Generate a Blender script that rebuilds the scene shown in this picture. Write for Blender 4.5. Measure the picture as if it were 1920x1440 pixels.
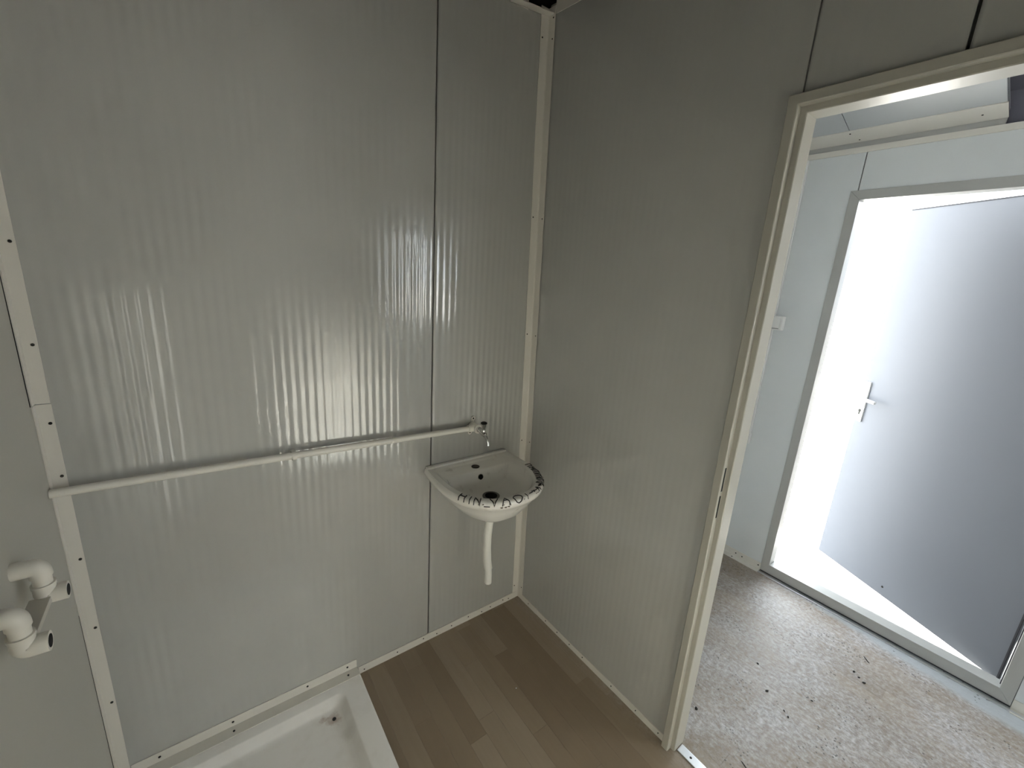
import bpy, bmesh, math, random
from mathutils import Vector, Matrix

for o in list(bpy.data.objects):
    bpy.data.objects.remove(o, do_unlink=True)
S = bpy.context.scene
COL = S.collection
R = random.Random(7)
PI = math.pi

# ------------------------------------------------------------------ camera
yaw, pitch, roll = math.radians(52.678), math.radians(-14.352), math.radians(3.672)
F = Vector((math.cos(pitch) * math.cos(yaw), math.cos(pitch) * math.sin(yaw), math.sin(pitch)))
Rt = F.cross(Vector((0, 0, 1))).normalized()
Up = Rt.cross(F)
R2 = Rt * math.cos(roll) + Up * math.sin(roll)
U2 = -Rt * math.sin(roll) + Up * math.cos(roll)
cam = bpy.data.objects.new('camera', bpy.data.cameras.new('camera'))
COL.objects.link(cam)
M = Matrix((R2, U2, -F)).transposed().to_4x4()
M.translation = Vector((-1.2158, -1.4167, 1.6))
cam.matrix_world = M
cam.data.sensor_width = 36
cam.data.lens = 794.885 / 1920 * 36
cam.data.clip_start = 0.02
S.camera = cam

# ------------------------------------------------------------------ sky, sun, exposure
W = bpy.data.worlds.new('sky')
S.world = W
W.use_nodes = True
wn = W.node_tree.nodes
wl = W.node_tree.links
wn.clear()
wo = wn.new('ShaderNodeOutputWorld')
wb = wn.new('ShaderNodeBackground')
wb.inputs[0].default_value = (0.88, 0.95, 1.0, 1)      # bright overcast sky
wb.inputs[1].default_value = 1.2
wl.new(wb.outputs[0], wo.inputs[0])

sun = bpy.data.objects.new('sun', bpy.data.lights.new('sun', 'SUN'))
COL.objects.link(sun)
sun.data.energy = 9.5
sun.data.angle = math.radians(2)
sun.data.color = (1.0, 0.97, 0.92)
sun.rotation_euler = Vector((-0.03, 0.80, -0.62)).to_track_quat('-Z', 'Y').to_euler()


def portal(loc, rot, sx, sy):
    a = bpy.data.lights.new('opening_portal', 'AREA')
    a.shape = 'RECTANGLE'
    a.size, a.size_y = sx, sy
    a.cycles.is_portal = True
    o = bpy.data.objects.new('opening_portal', a)
    COL.objects.link(o)
    o.location = loc
    o.rotation_euler = rot


portal((1.42, -1.10, 1.05), (0, PI / 2, 0), 1.98, 0.90)


vs = S.view_settings
vs.view_transform = 'Standard'
vs.look = 'None'
vs.exposure = 3.1
vs.gamma = 1.0
vs.use_curve_mapping = False
S.cycles.max_bounces = 8
S.cycles.diffuse_bounces = 5
S.cycles.glossy_bounces = 3
S.cycles.transparent_max_bounces = 12

# ------------------------------------------------------------------ materials
def mat(name, col, rough=0.5, metal=0.0, spec=0.5):
    m = bpy.data.materials.new(name)
    m.use_nodes = True
    b = m.node_tree.nodes['Principled BSDF']
    b.inputs['Base Color'].default_value = (*col, 1)
    b.inputs['Roughness'].default_value = rough
    b.inputs['Metallic'].default_value = metal
    b.inputs['Specular IOR Level'].default_value = spec
    return m


class NT:
    def __init__(s, m):
        s.t = m.node_tree
        s.n = s.t.nodes
        s.b = s.n['Principled BSDF']

    def new(s, k, **kw):
        n = s.n.new('ShaderNode' + k)
        for a, v in kw.items():
            setattr(n, a, v)
        return n

    def lk(s, a, b):
        s.t.links.new(a, b)

    def pos(s):
        return s.new('NewGeometry').outputs['Position']

    def noise(s, vec, scale, detail=3, rough=0.55):
        n = s.new('TexNoise')
        n.inputs['Scale'].default_value = scale
        n.inputs['Detail'].default_value = detail
        n.inputs['Roughness'].default_value = rough
        s.lk(vec, n.inputs['Vector'])
        return n.outputs['Fac']

    def ramp(s, fac, stops):
        r = s.new('ValToRGB')
        e = r.color_ramp.elements
        while len(e) < len(stops):
            e.new(0.5)
        for i, (p, c) in enumerate(stops):
            e[i].position = p
            e[i].color = (c, c, c, 1) if isinstance(c, (int, float)) else (*c, 1)
        s.lk(fac, r.inputs[0])
        return r.outputs[0]

    def math(s, op, a, b=None):
        n = s.new('Math', operation=op)
        for i, v in enumerate((a, b)):
            if v is None:
                continue
            if isinstance(v, (int, float)):
                n.inputs[i].default_value = v
            else:
                s.lk(v, n.inputs[i])
        return n.outputs[0]

    def mix(s, fac, a, b):
        n = s.new('MixRGB')
        for i, v in enumerate((fac, a, b)):
            if isinstance(v, (int, float)):
                n.inputs[i].default_value = v
            elif isinstance(v, tuple):
                n.inputs[i].default_value = (*v, 1)
            else:
                s.lk(v, n.inputs[i])
        return n.outputs[0]

    def bump(s, h, strength, dist):
        n = s.new('Bump')
        n.inputs['Strength'].default_value = strength
        n.inputs['Distance'].default_value = dist
        s.lk(h, n.inputs['Height'])
        s.lk(n.outputs[0], s.b.inputs['Normal'])

    def map(s, vec, sc):
        n = s.new('Mapping')
        n.inputs['Scale'].default_value = sc
        s.lk(vec, n.inputs[0])
        return n.outputs[0]

    def dist(s, vec, p):
        n = s.new('VectorMath', operation='DISTANCE')
        s.lk(vec, n.inputs[0])
        n.inputs[1].default_value = p
        return n.outputs['Value']

    def rng(s, v, a, b, c=0.0, d=1.0):
        n = s.new('MapRange')
        n.inputs[1].default_value = a
        n.inputs[2].default_value = b
        n.inputs[3].default_value = c
        n.inputs[4].default_value = d
        s.lk(v, n.inputs[0])
        return n.outputs[0]


def panel_mat(name, col, rough=0.09, film=True):
    m = mat(name, col, rough, 0, 1.1)
    t = NT(m)
    p = t.pos()
    n1 = t.noise(p, 3.0, 4)
    c = t.mix(t.ramp(n1, [(0.3, 0.0), (0.7, 1.0)]), tuple(x * 0.965 for x in col), tuple(min(1, x * 1.03) for x in col))
    t.lk(c, t.b.inputs['Base Color'])
    if film:
        # wrinkles in the thin protective film: patchy, slightly stretched upright
        msk = t.ramp(t.noise(p, 4.2, 2), [(0.50, 0.0), (0.66, 1.0)])
        wr = t.noise(t.map(p, (1, 1, 0.35)), 85, 3, 0.6)
        wob = t.noise(t.map(p, (1, 1, 0.12)), 16, 2)
        h = t.math('ADD', t.math('MULTIPLY', t.math('MULTIPLY', wr, msk), 0.55), t.math('MULTIPLY', wob, 1.2))
        t.bump(h, 0.25, 0.004)
        rg = t.ramp(t.noise(t.map(p, (1, 1, 0.3)), 9, 3), [(0.3, rough * 0.8), (0.75, rough * 1.5)])
        t.lk(rg, t.b.inputs['Roughness'])
    return m


m_panel = panel_mat('panel_white_grey', (0.44, 0.44, 0.415))
m_hall = panel_mat('hall_panel_grey', (0.66, 0.685, 0.69), 0.28, False)
m_core = mat('seam_dark', (0.02, 0.02, 0.018), 0.9)
m_left = mat('left_wall_paint', (0.47, 0.457, 0.41), 0.45)
m_trim = mat('trim_white', (0.68, 0.655, 0.60), 0.38)
m_frame = mat('frame_cream', (0.41, 0.397, 0.348), 0.34)
m_oframe = mat('outer_frame_grey', (0.42, 0.42, 0.40), 0.34)
m_screw = mat('screw_dark', (0.035, 0.035, 0.03), 0.55, 0.6)
m_pvc = mat('pvc_white', (0.80, 0.79, 0.74), 0.33)
m_ppr = mat('ppr_offwhite', (0.78, 0.75, 0.68), 0.4)
m_chrome = mat('chrome', (0.72, 0.72, 0.70), 0.12, 1.0)
m_black = mat('black_plastic', (0.012, 0.012, 0.012), 0.45)
m_hole = mat('hole_black', (0.004, 0.004, 0.004), 0.9)
m_plate = mat('grey_plate', (0.60, 0.57, 0.51), 0.5)
m_alu = mat('aluminium', (0.66, 0.67, 0.68), 0.28, 0.9)
m_door = mat('door_grey', (0.19, 0.20, 0.225), 0.42, 0, 0.3)
m_white = mat('switch_white', (0.78, 0.78, 0.76), 0.3)
m_roof = mat('roof_dark', (0.15, 0.15, 0.185), 0.8)
m_void = mat('roof_void_shade', (0.03, 0.03, 0.03), 0.8)  # same roof coloured blacker so the void above the washroom looks unlit
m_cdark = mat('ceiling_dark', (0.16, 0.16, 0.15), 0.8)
m_ceil = mat('ceiling_panel', (0.46, 0.48, 0.49), 0.4)
m_seal = mat('rubber_seal', (0.05, 0.05, 0.055), 0.7)
m_ink = mat('marker_ink', (0.012, 0.010, 0.008), 0.5)
m_dirt = mat('brown_dirt', (0.09, 0.065, 0.035), 0.85)
m_twig = mat('dark_crumb', (0.02, 0.017, 0.014), 0.85)
m_chip = mat('white_crumb', (0.75, 0.74, 0.70), 0.6)


def floor_mat():
    m = mat('vinyl_plank', (0.2, 0.15, 0.1), 0.42)
    t = NT(m)
    p = t.pos()
    oi = t.new('ObjectInfo')
    grain = t.noise(t.map(p, (26, 2.2, 1)), 2.2, 4, 0.6)
    tone = t.ramp(oi.outputs['Random'], [(0.0, (0.235, 0.180, 0.122)), (0.45, (0.262, 0.204, 0.141)),
                                         (0.75, (0.300, 0.240, 0.175)), (1.0, (0.335, 0.273, 0.204))])
    base = t.mix(t.ramp(grain, [(0.3, 0.0), (0.75, 0.25)]), tone, (0.19, 0.14, 0.09))
    # trodden dust over the hall floor
    sx = t.new('SeparateXYZ')
    t.lk(p, sx.inputs[0])
    X, Y = sx.outputs[0], sx.outputs[1]
    hall = t.rng(X, -0.06, 0.12)
    corner = t.math('ADD', t.rng(Y, -0.62, -0.86), t.rng(X, 0.75, 0.45))
    d1 = t.noise(t.map(p, (1.0, 0.7, 1)), 60, 6, 0.75)
    d2 = t.noise(p, 5, 3)
    cover = t.ramp(t.math('ADD', t.math('MULTIPLY', d1, 0.72), t.math('MULTIPLY', d2, 0.40)),
                   [(0.44, 0.25), (0.66, 1.0)])
    n = t.new('Clamp')
    t.lk(corner, n.inputs[0])
    hall2 = t.math('MULTIPLY', hall, t.ramp(t.noise(p, 2.6, 2), [(0.40, 0.62), (0.62, 1.0)]))
    dust = t.math('MULTIPLY', t.math('MULTIPLY', cover, hall2), t.math('ADD', t.math('MULTIPLY', n.outputs[0], 0.25), 0.73))
    d3 = t.noise(t.map(p, (1.5, 1, 1)), 48, 6, 0.8)
    dcol = t.mix(t.ramp(d3, [(0.40, 0.0), (0.60, 1.0)]), (0.27, 0.248, 0.232), (0.60, 0.595, 0.605))
    c = t.mix(dust, base, dcol)
    # less worn band along the outer wall, sky sheen painted into its colour
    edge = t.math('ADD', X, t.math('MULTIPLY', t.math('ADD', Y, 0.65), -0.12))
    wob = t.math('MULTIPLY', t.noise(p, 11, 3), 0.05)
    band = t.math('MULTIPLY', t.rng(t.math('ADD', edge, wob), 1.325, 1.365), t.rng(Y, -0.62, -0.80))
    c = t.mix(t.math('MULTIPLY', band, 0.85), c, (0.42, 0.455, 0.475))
    # dark trodden specks
    v = t.new('TexVoronoi')
    v.inputs['Scale'].default_value = 70
    t.lk(p, v.inputs['Vector'])
    sp = t.math('MULTIPLY', t.math('LESS_THAN', v.outputs['Distance'], 0.23),
                t.math('MULTIPLY', t.ramp(t.noise(p, 7, 2), [(0.52, 0.0), (0.60, 1.0)]), hall))
    c = t.mix(t.math('MULTIPLY', sp, 0.75), c, (0.05, 0.045, 0.04))
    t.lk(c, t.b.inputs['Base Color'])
    t.lk(t.math('ADD', t.math('MULTIPLY', dust, 0.10), 0.40), t.b.inputs['Roughness'])
    t.bump(t.math('ADD', t.math('MULTIPLY', grain, 0.25), t.math('MULTIPLY', d1, dust)), 0.25, 0.002)
    return m


m_floor = floor_mat()


def ground_mat():
    m = mat('outdoor_ground', (0.5, 0.48, 0.44), 0.9)
    t = NT(m)
    p = t.pos()
    f = t.noise(p, 9, 6, 0.65)
    t.lk(t.mix(f, (0.34, 0.325, 0.30), (0.60, 0.585, 0.555)), t.b.inputs['Base Color'])
    t.bump(t.noise(p, 30, 4), 0.5, 0.02)
    return m


m_ground = ground_mat()


def ceramic_mat():
    m = mat('ceramic_white', (0.88, 0.86, 0.81), 0.16)
    t = NT(m)
    p = t.pos()
    d = t.ramp(t.noise(p, 28, 4), [(0.60, 0.0), (0.74, 1.0)])
    c = t.mix(t.math('MULTIPLY', d, 0.35), (0.84, 0.82, 0.77), (0.42, 0.36, 0.28))
    t.lk(c, t.b.inputs['Base Color'])
    t.lk(t.math('ADD', t.math('MULTIPLY', t.noise(p, 12, 3), 0.22), 0.08), t.b.inputs['Roughness'])
    return m


m_ceramic = ceramic_mat()


def tray_mat():
    m = mat('tray_white', (0.88, 0.86, 0.83), 0.25)
    t = NT(m)
    p = t.pos()
    g = t.ramp(t.noise(p, 14, 4), [(0.48, 0.0), (0.8, 0.35)])
    c = t.mix(g, (0.88, 0.86, 0.83), (0.66, 0.62, 0.56))
    n = t.math('MULTIPLY', t.noise(p, 45, 4), 0.05)
    d = t.math('ADD', t.dist(p, (-0.952, -0.142, 0.012)), t.math('SUBTRACT', n, 0.025))
    c = t.mix(t.rng(d, 0.030, 0.006, 0.0, 0.7), c, (0.34, 0.20, 0.14))
    d2 = t.math('ADD', t.dist(p, (-0.985, -0.118, 0.014)), t.math('SUBTRACT', n, 0.025))
    c = t.mix(t.rng(d2, 0.016, 0.004, 0.0, 0.5), c, (0.34, 0.20, 0.14))
    d3 = t.math('ADD', t.dist(p, (-0.915, -0.22, 0.014)), t.math('SUBTRACT', n, 0.025))
    c = t.mix(t.rng(d3, 0.035, 0.005, 0.0, 0.3), c, (0.5, 0.47, 0.43))
    t.lk(c, t.b.inputs['Base Color'])
    return m


m_tray = tray_mat()


def glass_mat():
    m = bpy.data.materials.new('window_glass')
    m.use_nodes = True
    n = m.node_tree.nodes
    n.clear()
    o = n.new('ShaderNodeOutputMaterial')
    x = n.new('ShaderNodeMixShader')
    a = n.new('ShaderNodeBsdfTransparent')
    g = n.new('ShaderNodeBsdfGlossy')
    g.inputs['Roughness'].default_value = 0.02
    x.inputs[0].default_value = 0.04
    for i, s in enumerate((a, g)):
        m.node_tree.links.new(s.outputs[0], x.inputs[1 + i])
    m.node_tree.links.new(x.outputs[0], o.inputs[0])
    return m


m_glass = glass_mat()


def frost_mat(k):
    """frosted pane, for the added windows; lower k passes less light"""
    m = bpy.data.materials.new('fill_frosted_glass')
    m.use_nodes = True
    n = m.node_tree.nodes
    n.clear()
    o = n.new('ShaderNodeOutputMaterial')
    g = n.new('ShaderNodeBsdfTranslucent')
    g.inputs[0].default_value = (k, k * 0.98, k * 0.92, 1)
    m.node_tree.links.new(g.outputs[0], o.inputs[0])
    return m


# ------------------------------------------------------------------ helpers
def link(name, me, m, parent=None):
    o = bpy.data.objects.new(name, me)
    COL.objects.link(o)
    if m is not None and not me.materials:
        me.materials.append(m)
    if parent is not None:
        o.parent = parent
    return o


def obj(name, bm, m, parent=None, smooth=False, bevel=0.0):
    if bevel:
        bmesh.ops.bevel(bm, geom=list(bm.edges), offset=bevel, segments=2, affect='EDGES', profile=0.6, clamp_overlap=True)
    bmesh.ops.recalc_face_normals(bm, faces=bm.faces)
    me = bpy.data.meshes.new(name)
    bm.to_mesh(me)
    bm.free()
    if smooth:
        for p in me.polygons:
            p.use_smooth = True
        try:
            me.set_sharp_from_angle(angle=math.radians(42))
        except Exception:
            pass
    return link(name, me, m, parent)


def empty(name, loc=(0, 0, 0)):
    o = bpy.data.objects.new(name, None)
    COL.objects.link(o)
    o.location = loc
    o.empty_display_size = 0.05
    return o


def adopt(child, parent):
    child.parent = parent
    child.matrix_parent_inverse = Matrix.Translation(-Vector(parent.location))
    return child


def tag(o, label, cat, group=None):
    o['label'] = label
    o['category'] = cat
    if group:
        o['group'] = group
    return o


def struct(o, label=None):
    o['kind'] = 'structure'
    if label:
        o['label'] = label
    return o


def box(bm, a, b):
    lo = Vector([min(a[i], b[i]) for i in range(3)])
    hi = Vector([max(a[i], b[i]) for i in range(3)])
    v = [bm.verts.new((x, y, z)) for x in (lo.x, hi.x) for y in (lo.y, hi.y) for z in (lo.z, hi.z)]
    for f in ((0, 1, 3, 2), (4, 6, 7, 5), (0, 4, 5, 1), (2, 3, 7, 6), (0, 2, 6, 4), (1, 5, 7, 3)):
        bm.faces.new([v[i] for i in f])
    return v


def hexa(bm, lo4, hi4):
    """closed solid from two quads with matching corner order"""
    a = [bm.verts.new(p) for p in lo4]
    b = [bm.verts.new(p) for p in hi4]
    bm.faces.new(a[::-1])
    bm.faces.new(b)
    n = len(a)
    for i in range(n):
        bm.faces.new([a[i], a[(i + 1) % n], b[(i + 1) % n], b[i]])


def tube(bm, pts, rad, seg=16, cap=True):
    pts = [Vector(p) for p in pts]
    if not isinstance(rad, (list, tuple)):
        rad = [rad] * len(pts)
    rings = []
    ref = None
    for i, p in enumerate(pts):
        if i == 0:
            d = pts[1] - p
        elif i == len(pts) - 1:
            d = p - pts[i - 1]
        else:
            d = (pts[i + 1] - p).normalized() + (p - pts[i - 1]).normalized()
        if d.length < 1e-9:
            d = pts[i] - pts[i - 2]
        d.normalize()
        if ref is None:
            ref = d.orthogonal().normalized()
        ref = (ref - d * ref.dot(d)).normalized()
        s = d.cross(ref)
        rings.append([bm.verts.new(p + (ref * math.cos(2 * PI * k / seg) + s * math.sin(2 * PI * k / seg)) * rad[i]) for k in range(seg)])
    for a, b in zip(rings, rings[1:]):
        for k in range(seg):
            bm.faces.new([a[k], a[(k + 1) % seg], b[(k + 1) % seg], b[k]])
    if cap:
        bm.faces.new(rings[0][::-1])
        bm.faces.new(rings[-1])


def bend(p0, c, p1, n=8):
    """quarter turn from p0 to p1 about corner c"""
    p0, c, p1 = Vector(p0), Vector(c), Vector(p1)
    return [(p0 * (1 - t) ** 2 + c * 2 * t * (1 - t) + p1 * t * t) for t in [i / n for i in range(n + 1)]]


SCREW = None


def screws(parent, spots, axis, r=0.0035):
    """pan-head screws as parts; axis = outward normal"""
    global SCREW
    if SCREW is None:
        bm = bmesh.new()
        tube(bm, [(0, 0, -0.001), (0, 0, 0.0008), (0, 0, 0.0016)], [1.0, 1.0, 0.55], 8)
        for v in bm.verts:
            v.co.x *= 0.0035
            v.co.y *= 0.0035
        bmesh.ops.recalc_face_normals(bm, faces=bm.faces)
        SCREW = bpy.data.meshes.new('screw')
        bm.to_mesh(SCREW)
        bm.free()
        SCREW.materials.append(m_screw)
    q = Vector((0, 0, 1)).rotation_difference(Vector(axis))
    for s in spots:
        o = bpy.data.objects.new('screw', SCREW)
        COL.objects.link(o)
        o.parent = parent
        o.location = s
        o.rotation_mode = 'QUATERNION'
        o.rotation_quaternion = q
        k = r / 0.0035
        o.scale = (k, k, 1)


PITCH, AMP = 0.025, 0.00027


def ribbed(name, u0, u1, z0, z1, fn, m, parent, amp=AMP, pitch=PITCH, lip=0.004):
    """wall panel whose face carries shallow upright ribs; fn(u, z, depth) -> point"""
    n = max(8, int(abs(u1 - u0) / pitch * 8))
    me = bpy.data.meshes.new(name)
    vs, fs = [], []
    cols = []
    for i in range(n + 1):
        u = u0 + (u1 - u0) * i / n
        cols.append(u)
    # rounded edges towards the joints
    sgn = 1 if u1 > u0 else -1
    extra = [0.0015, 0.003, 0.005, 0.008]
    cols = sorted(set(cols + [u0 + sgn * e for e in extra] + [u1 - sgn * e for e in extra]))
    if sgn < 0:
        cols = cols[::-1]
    nz = 2
    for u in cols:
        e = min(abs(u - u0), abs(u - u1))
        d = amp * math.sin(2 * PI * u / pitch)
        if e < 0.008:
            d -= lip * (1 - e / 0.008) ** 2.2
        for z in (z0, z1):
            vs.append(fn(u, z, d))
    k = len(cols)
    for i in range(k - 1):
        fs.append((2 * i, 2 * i + 2, 2 * i + 3, 2 * i + 1))
    nf = len(fs)
    # closed back and edges
    b = len(vs)
    for u in (cols[0], cols[-1]):
        for z in (z0, z1):
            vs.append(fn(u, z, -lip * 1.0))
            vs.append(fn(u, z, -0.012))
    fs.append((b, b + 1, b + 3, b + 2))
    fs.append((b + 4, b + 6, b + 7, b + 5))
    fs.append((b + 1, b + 5, b + 7, b + 3))
    me.from_pydata(vs, [], fs)
    for i, p in enumerate(me.polygons):
        p.use_smooth = i < nf
    me.update()
    return link(name, me, m, parent)


def slab(name, a, b, m, parent=None):
    bm = bmesh.new()
    box(bm, a, b)
    return obj(name, bm, m, parent)


# ------------------------------------------------------------------ structure: plan
XL, XB, XC = -1.538, 0.0, 1.338        # left wall, partition, outer wall
YF = -1.90                              # wall behind the camera
YD, YE = -0.383, -6.2                   # hall: left wall and far end
LEAN = 0.0255


def shift(y, z):
    """partition leans a little towards the room at the corner, plumb at the doorway"""
    k = max(0.0, 1.0 - abs(y) / 0.86)
    return -(0.010 + LEAN * z) * k


# outdoor ground
bm = bmesh.new()
box(bm, (-40, -40, -0.16), (60, 40, -0.152))
struct(obj('ground', bm, m_ground), 'pale sunlit ground outside the open door')
slab_step = bmesh.new()
box(slab_step, (XC + 0.07, -3.2, -0.152), (XC + 1.6, 0.5, -0.02))
struct(obj('floor_porch', slab_step, m_ground, bevel=0.004), 'bright concrete step outside the open door')

# floor: base sheet with planks laid on it
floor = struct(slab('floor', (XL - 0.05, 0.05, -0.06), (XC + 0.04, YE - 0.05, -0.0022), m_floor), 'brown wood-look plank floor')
PW, PL = 0.068, 0.55
pm = bmesh.new()
vv = box(pm, (-PW / 2 + 0.0002, -PL / 2 + 0.0002, -0.002), (PW / 2 - 0.0002, PL / 2 - 0.0002, 0.0))
bmesh.ops.recalc_face_normals(pm, faces=pm.faces)
plank_me = bpy.data.meshes.new('plank')
pm.to_mesh(plank_me)
pm.free()
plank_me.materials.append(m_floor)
row = 0
x = XL + PW / 2 + 0.001
while x < XC - 0.02:
    off = R.random() * PL
    y = -0.002 + off - PL / 2
    first = True
    while y + PL / 2 > -2.6:
        top = min(y + PL / 2, -0.002)
        bot = y - PL / 2
        if x + PW / 2 > -0.05 or top > YF:
            ln = top - bot
            if ln > 0.03:
                o = bpy.data.objects.new('plank', plank_me)
                COL.objects.link(o)
                o.parent = floor
                o.location = (min(x, XC - PW / 2), (top + bot) / 2, 0)
                o.scale = (1, ln / PL, 1)
        y -= PL
    x += PW
    row += 1

# wall_back (with the pipe)
wa = struct(slab('wall_back', (XL - 0.06, 0.012, -0.05), (0.06, 0.07, 3.1), m_core), 'pale grey ribbed panel wall behind the wash basin')
SA = -0.514
ribbed('panel', XL, SA - 0.0022, 0.0, 2.62, lambda u, z, d: (u, -d, z), m_panel, wa)
ribbed('panel', SA + 0.0022, 0.0, 0.0, 2.512, lambda u, z, d: (u, -d, z), m_panel, wa)

# wall_left
LY0, LY1, LZ_0, LZ_1 = -1.10, -1.80, 0.15, 1.45       # frosted side window added behind the viewer to light the washroom


def holed(bm, xa, xb, ya, yb, za, zb):
    box(bm, (xa, ya, za), (xb, LY0, zb))
    box(bm, (xa, LY1, za), (xb, yb, zb))
    box(bm, (xa, LY0, za), (xb, LY1, LZ_0))
    box(bm, (xa, LY0, LZ_1), (xb, LY1, zb))


bm = bmesh.new()
holed(bm, XL - 0.06, XL - 0.012, 0.06, YF - 0.06, -0.15, 3.1)
wl_ = struct(obj('wall_left', bm, m_core), 'plain cream wall on the left with mixer elbows')
w4 = empty('fill_window_4', (XL, LY0, LZ_0))
struct(w4, 'frosted side window added behind the viewer to light the washroom')
for ya, za, yb, zb in ((LY0, LZ_0, LY0 - 0.04, LZ_1), (LY1 + 0.04, LZ_0, LY1, LZ_1), (LY0 - 0.04, LZ_0, LY1 + 0.04, LZ_0 + 0.04), (LY0 - 0.04, LZ_1 - 0.04, LY1 + 0.04, LZ_1)):
    bm = bmesh.new()
    box(bm, (XL - 0.05, ya, za), (XL + 0.008, yb, zb))
    adopt(obj('window_frame', bm, m_white, None, bevel=0.003), w4)
bm = bmesh.new()
box(bm, (XL - 0.024, LY0 - 0.04, LZ_0 + 0.04), (XL - 0.020, LY1 + 0.04, LZ_1 - 0.04))
adopt(obj('pane', bm, frost_mat(0.52)), w4)
bm = bmesh.new()
holed(bm, XL - 0.012, XL, -0.002, YF, 0.0, 2.62)
obj('panel', bm, m_left, wl_)

# wall_front behind the camera
FX_0, FX_1, FZ_0, FZ_1 = -0.70, -0.04, 0.02, 1.66  # opening for an unseen window added to brighten the washroom
bm = bmesh.new()
box(bm, (XL - 0.06, YF - 0.06, -0.15), (FX_0, YF, 3.1))
box(bm, (FX_1, YF - 0.06, -0.15), (0.06, YF, 3.1))
box(bm, (FX_0, YF - 0.06, -0.15), (FX_1, YF, FZ_0))
box(bm, (FX_0, YF - 0.06, FZ_1), (FX_1, YF, 3.1))
wf = struct(obj('wall_front', bm, m_trim), 'pale panel wall behind the viewer')
w3 = empty('fill_window_3', (FX_0, YF, FZ_0))
struct(w3, 'frosted window added behind the viewer to light the washroom')
for xa, za, xb, zb in ((FX_0, FZ_0, FX_0 + 0.05, FZ_1), (FX_1 - 0.05, FZ_0, FX_1, FZ_1), (FX_0 + 0.05, FZ_0, FX_1 - 0.05, FZ_0 + 0.05), (FX_0 + 0.05, FZ_1 - 0.05, FX_1 - 0.05, FZ_1)):
    bm = bmesh.new()
    box(bm, (xa, YF - 0.05, za), (xb, YF + 0.01, zb))
    adopt(obj('window_frame', bm, m_white, None, bevel=0.003), w3)
for za, zb, k in ((0.06, 0.42, 0.98), (0.42, 0.74, 0.90), (0.74, 0.95, 0.70), (0.95, 1.12, 0.54), (1.12, 1.27, 0.40), (1.27, 1.40, 0.28), (1.40, 1.51, 0.18), (1.51, 1.62, 0.10)):  # panes dimmed step by step upwards to soften their reflection
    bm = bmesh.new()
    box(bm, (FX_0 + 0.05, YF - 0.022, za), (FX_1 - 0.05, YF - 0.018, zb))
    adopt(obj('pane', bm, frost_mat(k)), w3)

# wall_right: partition with doorway
DY0, DY1, DZ = -0.905, -1.760, 2.017    # clear opening
SB1, SB2 = -0.886, -1.161
wb_ = empty('wall_right')
struct(wb_, 'grey ribbed partition wall with the doorway')


def fB(u, z, d):
    return (shift(u, z) - d, u, z)


bm = bmesh.new()
box(bm, (0.012, 0.02, -0.05), (0.040, -0.87, 3.1))
box(bm, (0.012, -0.87, DZ + 0.036), (0.040, DY1 - 0.036, 3.1))
box(bm, (0.012, DY1 - 0.036, -0.05), (0.040, YF, 3.1))
obj('core', bm, m_core, wb_)
ribbed('panel', -0.004, SB1 + 0.0015, 0.0, 2.545, fB, m_panel, wb_, lip=0.003)
ribbed('panel', SB1 - 0.0015, SB2 + 0.003, DZ + 0.02, 2.62, fB, m_panel, wb_)
ribbed('panel', SB2 - 0.003, DY1 - 0.036, DZ + 0.02, 2.62, fB, m_panel, wb_)
ribbed('panel', DY1 - 0.02, YF, 0.0, 2.62, fB, m_panel, wb_)
bm = bmesh.new()
box(bm, (0.040, 0.0, 0.0), (0.052, -0.87, 3.0))
box(bm, (0.040, -0.87, DZ + 0.036), (0.052, DY1 - 0.036, 3.0))
box(bm, (0.040, DY1 - 0.036, 0.0), (0.052, YE, 3.0))
obj('hall_face', bm, m_hall, wb_)

# hall walls
wd = struct(slab('wall_hall_left', (0.05, YD, -0.05), (XC - 0.004, YD + 0.05, 2.9), m_hall), 'hall side wall beside the light switch')
wend = struct(slab('wall_hall_end', (0.04, YE, -0.05), (XC + 0.06, YE - 0.06, 3.0), m_hall), 'end wall of the hall')
wc = empty('wall_hall_far')
struct(wc, 'pale grey panel wall holding the outer door')
OY0, OY1, OZ = -0.609, -1.600, 2.083    # outer size of outer door frame
WY0, WY1, WZ0, WZ1 = -4.50, -5.80, 0.80, 2.10
VY0, VY1 = -2.05, -3.35
SC = -0.635
ZT = 2.262
bm = bmesh.new()
box(bm, (XC + 0.010, YD + 0.05, -0.10), (XC + 0.055, OY0, ZT))
box(bm, (XC + 0.010, OY0, OZ), (XC + 0.055, OY1, ZT))
box(bm, (XC + 0.010, OY1, -0.10), (XC + 0.055, VY0, ZT))
box(bm, (XC + 0.010, VY0, -0.10), (XC + 0.055, VY1, WZ0))
box(bm, (XC + 0.010, VY0, WZ1), (XC + 0.055, VY1, ZT))
box(bm, (XC + 0.010, VY1, -0.10), (XC + 0.055, WY0, ZT))
box(bm, (XC + 0.010, WY0, -0.10), (XC + 0.055, WY1, WZ0))
box(bm, (XC + 0.010, WY0, WZ1), (XC + 0.055, WY1, ZT))
box(bm, (XC + 0.010, WY1, -0.10), (XC + 0.055, YE - 0.05, ZT))
obj('core', bm, m_core, wc)


def pc(y0, y1, z0, z1):
    bm = bmesh.new()
    box(bm, (XC, y0, z0), (XC + 0.010, y1, z1))
    obj('panel', bm, m_hall, wc, bevel=0.0012)


def pl(q):
    bm = bmesh.new()
    hexa(bm, [(XC, y, z) for y, z in q], [(XC + 0.010, y, z) for y, z in q])
    obj('panel', bm, m_hall, wc, bevel=0.0012)


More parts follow.
